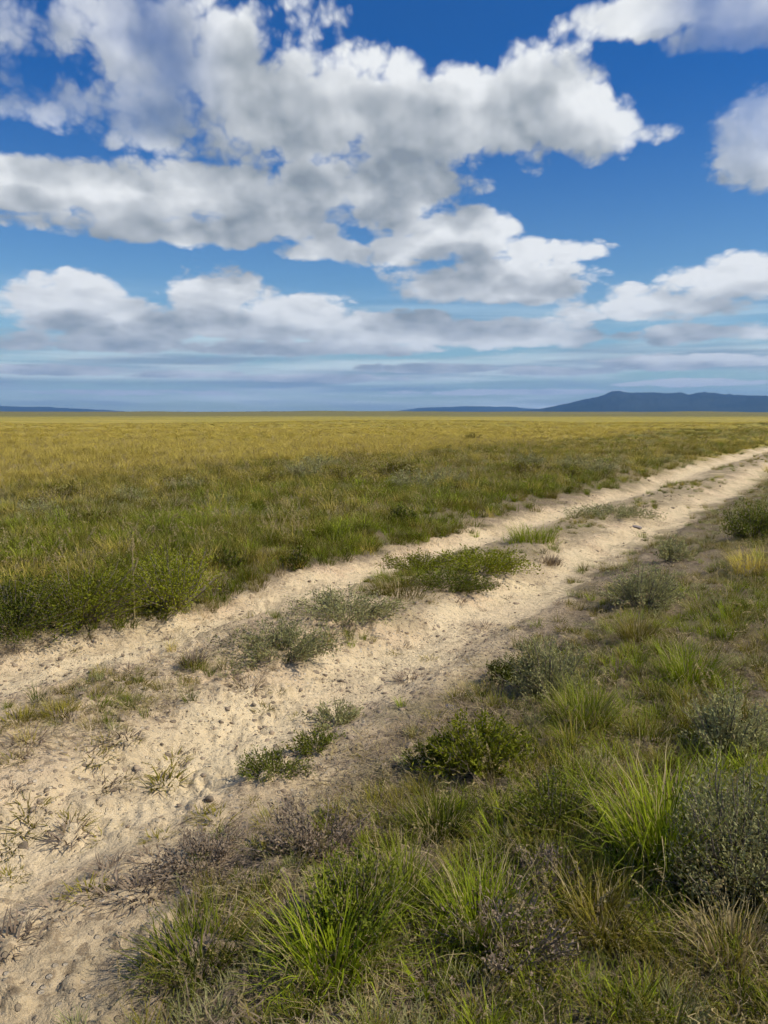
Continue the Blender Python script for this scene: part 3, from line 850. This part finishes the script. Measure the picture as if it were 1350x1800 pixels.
# cloud masses: (centre column, centre row, half width, half height above, half height below, strength)
CL = [
    (520, 190, 240, 120, 120, 1.00), (760, 200, 240, 105, 125, 1.00), (950, 195, 140, 130, 95, 1.00), (1055, 235, 100, 70, 55, .95), (1150, 236, 75, 28, 24, .6),
    (330, 120, 230, 160, 110, .70), (95, 60, 130, 80, 65, .60), (700, 120, 80, 50, 60, .65), (455, 30, 120, 70, 70, .5), (230, 205, 200, 60, 55, .55), (640, 318, 210, 60, 66, .95), (680, 370, 100, 40, 40, .75),
    (200, 10, 200, 60, 50, .4), (50, 325, 130, 62, 58, 1.0), (250, 340, 190, 62, 60, 1.0), (440, 345, 180, 60, 62, 1.0), (330, 405, 310, 40, 30, .85), (580, 438, 115, 32, 22, .85),
    (800, 420, 115, 60, 50, 1.0), (830, 500, 170, 50, 36, 1.0), (700, 440, 120, 40, 36, .75), (955, 500, 120, 48, 40, .85), (1005, 440, 66, 28, 24, .65), (930, 440, 48, 24, 20, .6), (1090, 520, 90, 22, 16, .6), (1060, 555, 120, 20, 14, .6),
    (60, 525, 95, 50, 50, 1.0), (140, 522, 90, 48, 52, 1.0), (250, 560, 200, 40, 48, 1.0), (365, 530, 110, 72, 70, 1.0), (500, 560, 150, 48, 46, 1.0), (640, 578, 150, 34, 34, 1.0),
    (850, 588, 170, 34, 26, 1.0), (1000, 588, 85, 30, 24, 1.0), (720, 578, 120, 34, 30, .85), (200, 606, 330, 20, 16, .75), (540, 614, 280, 16, 14, .75),
    (1300, 495, 150, 52, 42, .95), (1160, 535, 200, 34, 28, .7), (1340, 250, 125, 120, 100, .72), (1200, 20, 220, 50, 44, .8), (1225, 70, 60, 40, 34, .72), (1345, 40, 110, 50, 42, .6),
    (1200, 638, 260, 15, 12, .8), (1220, 590, 220, 22, 16, .7), (110, 652, 150, 13, 9, .95), (330, 660, 120, 11, 8, .9), (560, 666, 160, 10, 8, .9),
    (760, 648, 170, 12, 9, .9), (980, 652, 150, 12, 9, .9), (1230, 674, 170, 9, 7, .85), (880, 690, 200, 7, 6, .8), (250, 690, 220, 7, 6, .8),
]

# ---- group: envelope of all cloud masses at a direction (azimuth, elevation)
eg = bpy.data.node_groups.new('cloud_masses', 'ShaderNodeTree')
eg.interface.new_socket('U', in_out='INPUT', socket_type='NodeSocketFloat'); eg.interface.new_socket('V', in_out='INPUT', socket_type='NodeSocketFloat')
eg.interface.new_socket('Mass', in_out='OUTPUT', socket_type='NodeSocketFloat')
e = NT(eg); gi = e.node('NodeGroupInput'); go = e.node('NodeGroupOutput'); U, V = gi.outputs[0], gi.outputs[1]
acc = None
for (cx, cy, rx, rt, rb, a) in CL:
    u0, v0 = azel(cx, cy)
    u1 = azel(cx + rx, cy)[0] - u0; vt = azel(cx, cy - rt)[1] - v0; vb = v0 - azel(cx, cy + rb)[1]
    ax = e.m('MULTIPLY_ADD', U, 1 / u1, -u0 / u1)
    ay = e.m('MAXIMUM', e.m('MULTIPLY_ADD', V, 1 / vt, -v0 / vt), e.m('MULTIPLY_ADD', V, -1 / vb, v0 / vb))
    dd = e.m('MULTIPLY_ADD', ay, ay, e.m('MULTIPLY', ax, ax))
    dd = e.m('MINIMUM', e.m('MULTIPLY_ADD', dd, -a, a), 1.0)
    acc = dd if acc is None else e.m('SMOOTH_MAX', acc, dd, 0.15)
acc = e.m('MAXIMUM', acc, -0.9)
# free scattered cloud outside the photographed part of the sky
oth = e.m('MULTIPLY_ADD', e.noise(e.xyz(U, e.m('MULTIPLY', V, 1.8), 3.0), 3.2, 2, 0.5, dim='2D'), 5.0, -2.7)
inside = e.m('MULTIPLY', e.step(0.62, 0.50, e.m('ABSOLUTE', U)), e.step(0.56, 0.47, V))
acc = e.m('ADD', e.m('MULTIPLY', acc, inside), e.m('MULTIPLY', e.m('MINIMUM', oth, 1.0), e.m('SUBTRACT', 1.0, inside)))
e.l.new(acc, go.inputs[0])


# ---- group: billowing noise, finer toward the horizon as the clouds get farther
bg_ = bpy.data.node_groups.new('cloud_billows', 'ShaderNodeTree')
bg_.interface.new_socket('U', in_out='INPUT', socket_type='NodeSocketFloat'); bg_.interface.new_socket('V', in_out='INPUT', socket_type='NodeSocketFloat')
bg_.interface.new_socket('Value', in_out='OUTPUT', socket_type='NodeSocketFloat')
b = NT(bg_); gi = b.node('NodeGroupInput'); go = b.node('NodeGroupOutput'); U, V = gi.outputs[0], gi.outputs[1]
vv_ = b.m('ADD', b.m('MAXIMUM', V, 0.0), 0.10)
q = b.xyz(b.m('MULTIPLY', U, 4.6), b.m('MULTIPLY', b.m('LOGARITHM', vv_, 2.718), 2.35), 0.0)
wv = b.node('ShaderNodeTexNoise', noise_dimensions='2D'); b.put(wv.inputs['Vector'], q); wv.inputs['Scale'].default_value = 3.0; wv.inputs['Detail'].default_value = 2
q2 = b.vm('ADD', q, b.vm('SCALE', b.vm('SUBTRACT', wv.outputs['Color'], (0.5, 0.5, 0.5)), scale=0.09))
f1 = b.noise(q2, 2.2, 7, 0.50, dim='2D')
w3 = b.node('ShaderNodeTexNoise', noise_dimensions='2D'); b.put(w3.inputs['Vector'], q2); w3.inputs['Scale'].default_value = 9.0; w3.inputs['Detail'].default_value = 3
q3 = b.vm('ADD', q2, b.vm('SCALE', b.vm('SUBTRACT', w3.outputs['Color'], (0.5, 0.5, 0.5)), scale=0.05))
v1 = b.vor(q3, 5.0, 'SMOOTH_F1', smooth=0.25, dim='2D')
v2 = b.vor(q3, 13.0, 'SMOOTH_F1', smooth=0.15, dim='2D')
v3 = b.vor(q3, 30.0, 'F1', dim='2D')
bil = b.m('ADD', b.m('MULTIPLY', b.m('SUBTRACT', 0.45, v1), 0.70), b.m('MULTIPLY_ADD', b.m('SUBTRACT', 0.45, v2), 0.34, b.m('MULTIPLY', b.m('SUBTRACT', 0.45, v3), 0.14)))
b.l.new(b.m('ADD', b.m('MULTIPLY', b.m('SUBTRACT', f1, 0.5), 1.6), bil), go.inputs[0])


sg = bpy.data.node_groups.new('cloud_soft', 'ShaderNodeTree')
sg.interface.new_socket('U', in_out='INPUT', socket_type='NodeSocketFloat'); sg.interface.new_socket('V', in_out='INPUT', socket_type='NodeSocketFloat')
sg.interface.new_socket('Value', in_out='OUTPUT', socket_type='NodeSocketFloat')
b = NT(sg); gi = b.node('NodeGroupInput'); go = b.node('NodeGroupOutput')
vv_ = b.m('ADD', b.m('MAXIMUM', gi.outputs[1], 0.0), 0.10)
q = b.xyz(b.m('MULTIPLY', gi.outputs[0], 4.6), b.m('MULTIPLY', b.m('LOGARITHM', vv_, 2.718), 2.35), 0.0)
b.l.new(b.m('MULTIPLY', b.m('SUBTRACT', b.noise(q, 2.6, 3, 0.5, dim='2D'), 0.5), 1.9), go.inputs[0])


lg = bpy.data.node_groups.new('cloud_lobes', 'ShaderNodeTree')
lg.interface.new_socket('U', in_out='INPUT', socket_type='NodeSocketFloat'); lg.interface.new_socket('V', in_out='INPUT', socket_type='NodeSocketFloat')
lg.interface.new_socket('Value', in_out='OUTPUT', socket_type='NodeSocketFloat')
b = NT(lg); gi = b.node('NodeGroupInput'); go = b.node('NodeGroupOutput')
vv_ = b.m('ADD', b.m('MAXIMUM', gi.outputs[1], 0.0), 0.10)
q = b.xyz(b.m('MULTIPLY', gi.outputs[0], 4.6), b.m('MULTIPLY', b.m('LOGARITHM', vv_, 2.718), 2.35), 0.0)
wv = b.node('ShaderNodeTexNoise', noise_dimensions='2D'); b.put(wv.inputs['Vector'], q); wv.inputs['Scale'].default_value = 4.0; wv.inputs['Detail'].default_value = 2
q = b.vm('ADD', q, b.vm('SCALE', b.vm('SUBTRACT', wv.outputs['Color'], (0.5, 0.5, 0.5)), scale=0.10))
l1 = b.vor(q, 3.2, 'SMOOTH_F1', smooth=0.5, dim='2D'); l2 = b.vor(q, 8.0, 'SMOOTH_F1', smooth=0.4, dim='2D')
b.l.new(b.m('ADD', b.m('MULTIPLY', b.noise(q, 3.0, 4, 0.5, dim='2D'), 1.1), b.m('ADD', b.m('MULTIPLY', l1, -0.8), b.m('MULTIPLY', l2, -0.35))), go.inputs[0])


def grp(tree, u, v):
    n = t.node('ShaderNodeGroup'); n.node_tree = tree
    t.put(n.inputs[0], u); t.put(n.inputs[1], v); return n.outputs[0]


def off(a, k): return t.m('ADD', a, k)


Lx, Ly = 0.42, 0.90
E0 = grp(eg, AZ, EL); B0 = grp(bg_, AZ, EL)
D0 = t.m('SUBTRACT', t.m('ADD', E0, B0), 0.06)
s1 = 0.014; G0 = grp(lg, AZ, EL); G1 = grp(lg, off(AZ, Lx * s1), off(EL, Ly * s1))
E2 = grp(eg, off(AZ, Lx * 0.045), off(EL, Ly * 0.045))
S1 = grp(sg, off(AZ, Lx * 0.016), off(EL, Ly * 0.016)); S2 = grp(sg, off(AZ, Lx * 0.045), off(EL, Ly * 0.045))
Em = t.m('MULTIPLY', t.m('ADD', E0, E2), 0.5)
alpha = t.step(-0.12, 0.46, D0)
# high, thin, see-through masses: upper left and the far upper right
thin_l = t.m('MULTIPLY', t.step(-0.16, -0.27, AZ), t.step(0.27, 0.34, EL))
thin_r = t.m('MULTIPLY', t.step(0.27, 0.36, AZ), t.step(0.22, 0.30, EL))
wisp = t.noise(t.xyz(AZ, EL, 2.0), 9.0, 4, 0.5)
alpha = t.m('MULTIPLY', alpha, t.m('SUBTRACT', 1.0, t.m('MULTIPLY', t.m('MAXIMUM', thin_l, thin_r), t.m('SUBTRACT', 0.78, t.m('MULTIPLY', t.step(0.3, 0.7, wisp), 0.6)))))
thick = t.m('ADD', t.m('MULTIPLY', t.m('MAXIMUM', t.m('ADD', t.m('ADD', Em, S1), 0.0), 0.0), 0.45), t.m('MULTIPLY', t.m('MAXIMUM', t.m('ADD', E2, S2), 0.0), 0.75))
emb = t.m('MULTIPLY_ADD', t.m('SUBTRACT', G0, G1), 0.48, t.m('MULTIPLY', t.m('SUBTRACT', grp(sg, AZ, EL), S2), 0.22))
light = t.m('ADD', t.m('POWER', 2.718, t.m('MULTIPLY', thick, -1.5)), emb, clamp=True)
K = 1.0 / STR
cd, cb = (0.27 * K, 0.315 * K, 0.36 * K), (0.90 * K, 0.92 * K, 0.93 * K)
ccol = t.mix(light, cd, cb)
# air between here and the lowest, farthest clouds
hz_ = t.step(0.17, 0.0, EL)
ccol = t.mix(t.m('MULTIPLY', hz_, 0.55), ccol, (0.52 * K, 0.61 * K, 0.69 * K))
# thin veil: streaks aloft and layered bands near the horizon
vs = t.xyz(t.m('MULTIPLY', AZ, 2.2), t.m('MULTIPLY', EL, 22.0), 1.7)
veil = t.step(0.32, 0.60, t.noise(vs, 1.6, 5, 0.55, 0.3))
veil = t.m('MULTIPLY', veil, t.step(0.17, 0.05, EL))
vs2 = t.xyz(t.m('MULTIPLY', AZ, 3.0), t.m('MULTIPLY', EL, 60.0), 4.2)
vcol = t.mix(t.step(0.35, 0.65, t.noise(vs2, 1.2, 4, 0.5)), (0.33 * K, 0.42 * K, 0.50 * K), (0.78 * K, 0.90 * K, 0.90 * K))
base = t.node('ShaderNodeMix', data_type='RGBA', blend_type='MULTIPLY'); base.inputs[0].default_value = 1.0
cin = [i for i in base.inputs if i.enabled]; t.l.new(sky.outputs[0], cin[1]); t.l.new(t.mix(t.step(0.0, 0.40, EL), (0.85, 1.08, 1.12, 1), (0.09, 0.49, 1.0, 1)), cin[2])
blue = [o for o in base.outputs if o.enabled][0]
c = t.mix(t.m('MULTIPLY', veil, 0.95), blue, vcol)
c = t.mix(alpha, c, ccol)
bgn = t.node('ShaderNodeBackground'); t.put(bgn.inputs[0], c); bgn.inputs[1].default_value = STR
wo = t.node('ShaderNodeOutputWorld'); t.l.new(bgn.outputs[0], wo.inputs[0])
w.cycles.sampling_method = 'MANUAL'; w.cycles.sample_map_resolution = 512

# ------------------------------------------------------------------ camera and render
cam = bpy.data.cameras.new('camera'); co = bpy.data.objects.new('camera', cam); col.objects.link(co)
cam.sensor_fit = 'VERTICAL'; cam.sensor_height = 24.0; cam.lens = 24.0 * F_PX / H_PX
cam.clip_start = 0.05; cam.clip_end = 100000
co.location = (0, 0, GZ0 + EYE_Z); co.rotation_euler = (R(90) - PITCH, 0, 0)
sc.camera = co
sc.view_settings.view_transform = 'Standard'; sc.view_settings.look = 'None'
sc.view_settings.exposure = 0.0; sc.view_settings.gamma = 1.0
sc.render.engine = 'CYCLES'
sc.cycles.use_denoising = True; sc.cycles.use_adaptive_sampling = True; sc.cycles.adaptive_threshold = 0.035; sc.cycles.adaptive_min_samples = 12; sc.cycles.max_bounces = 5; sc.cycles.diffuse_bounces = 2; sc.cycles.transmission_bounces = 4
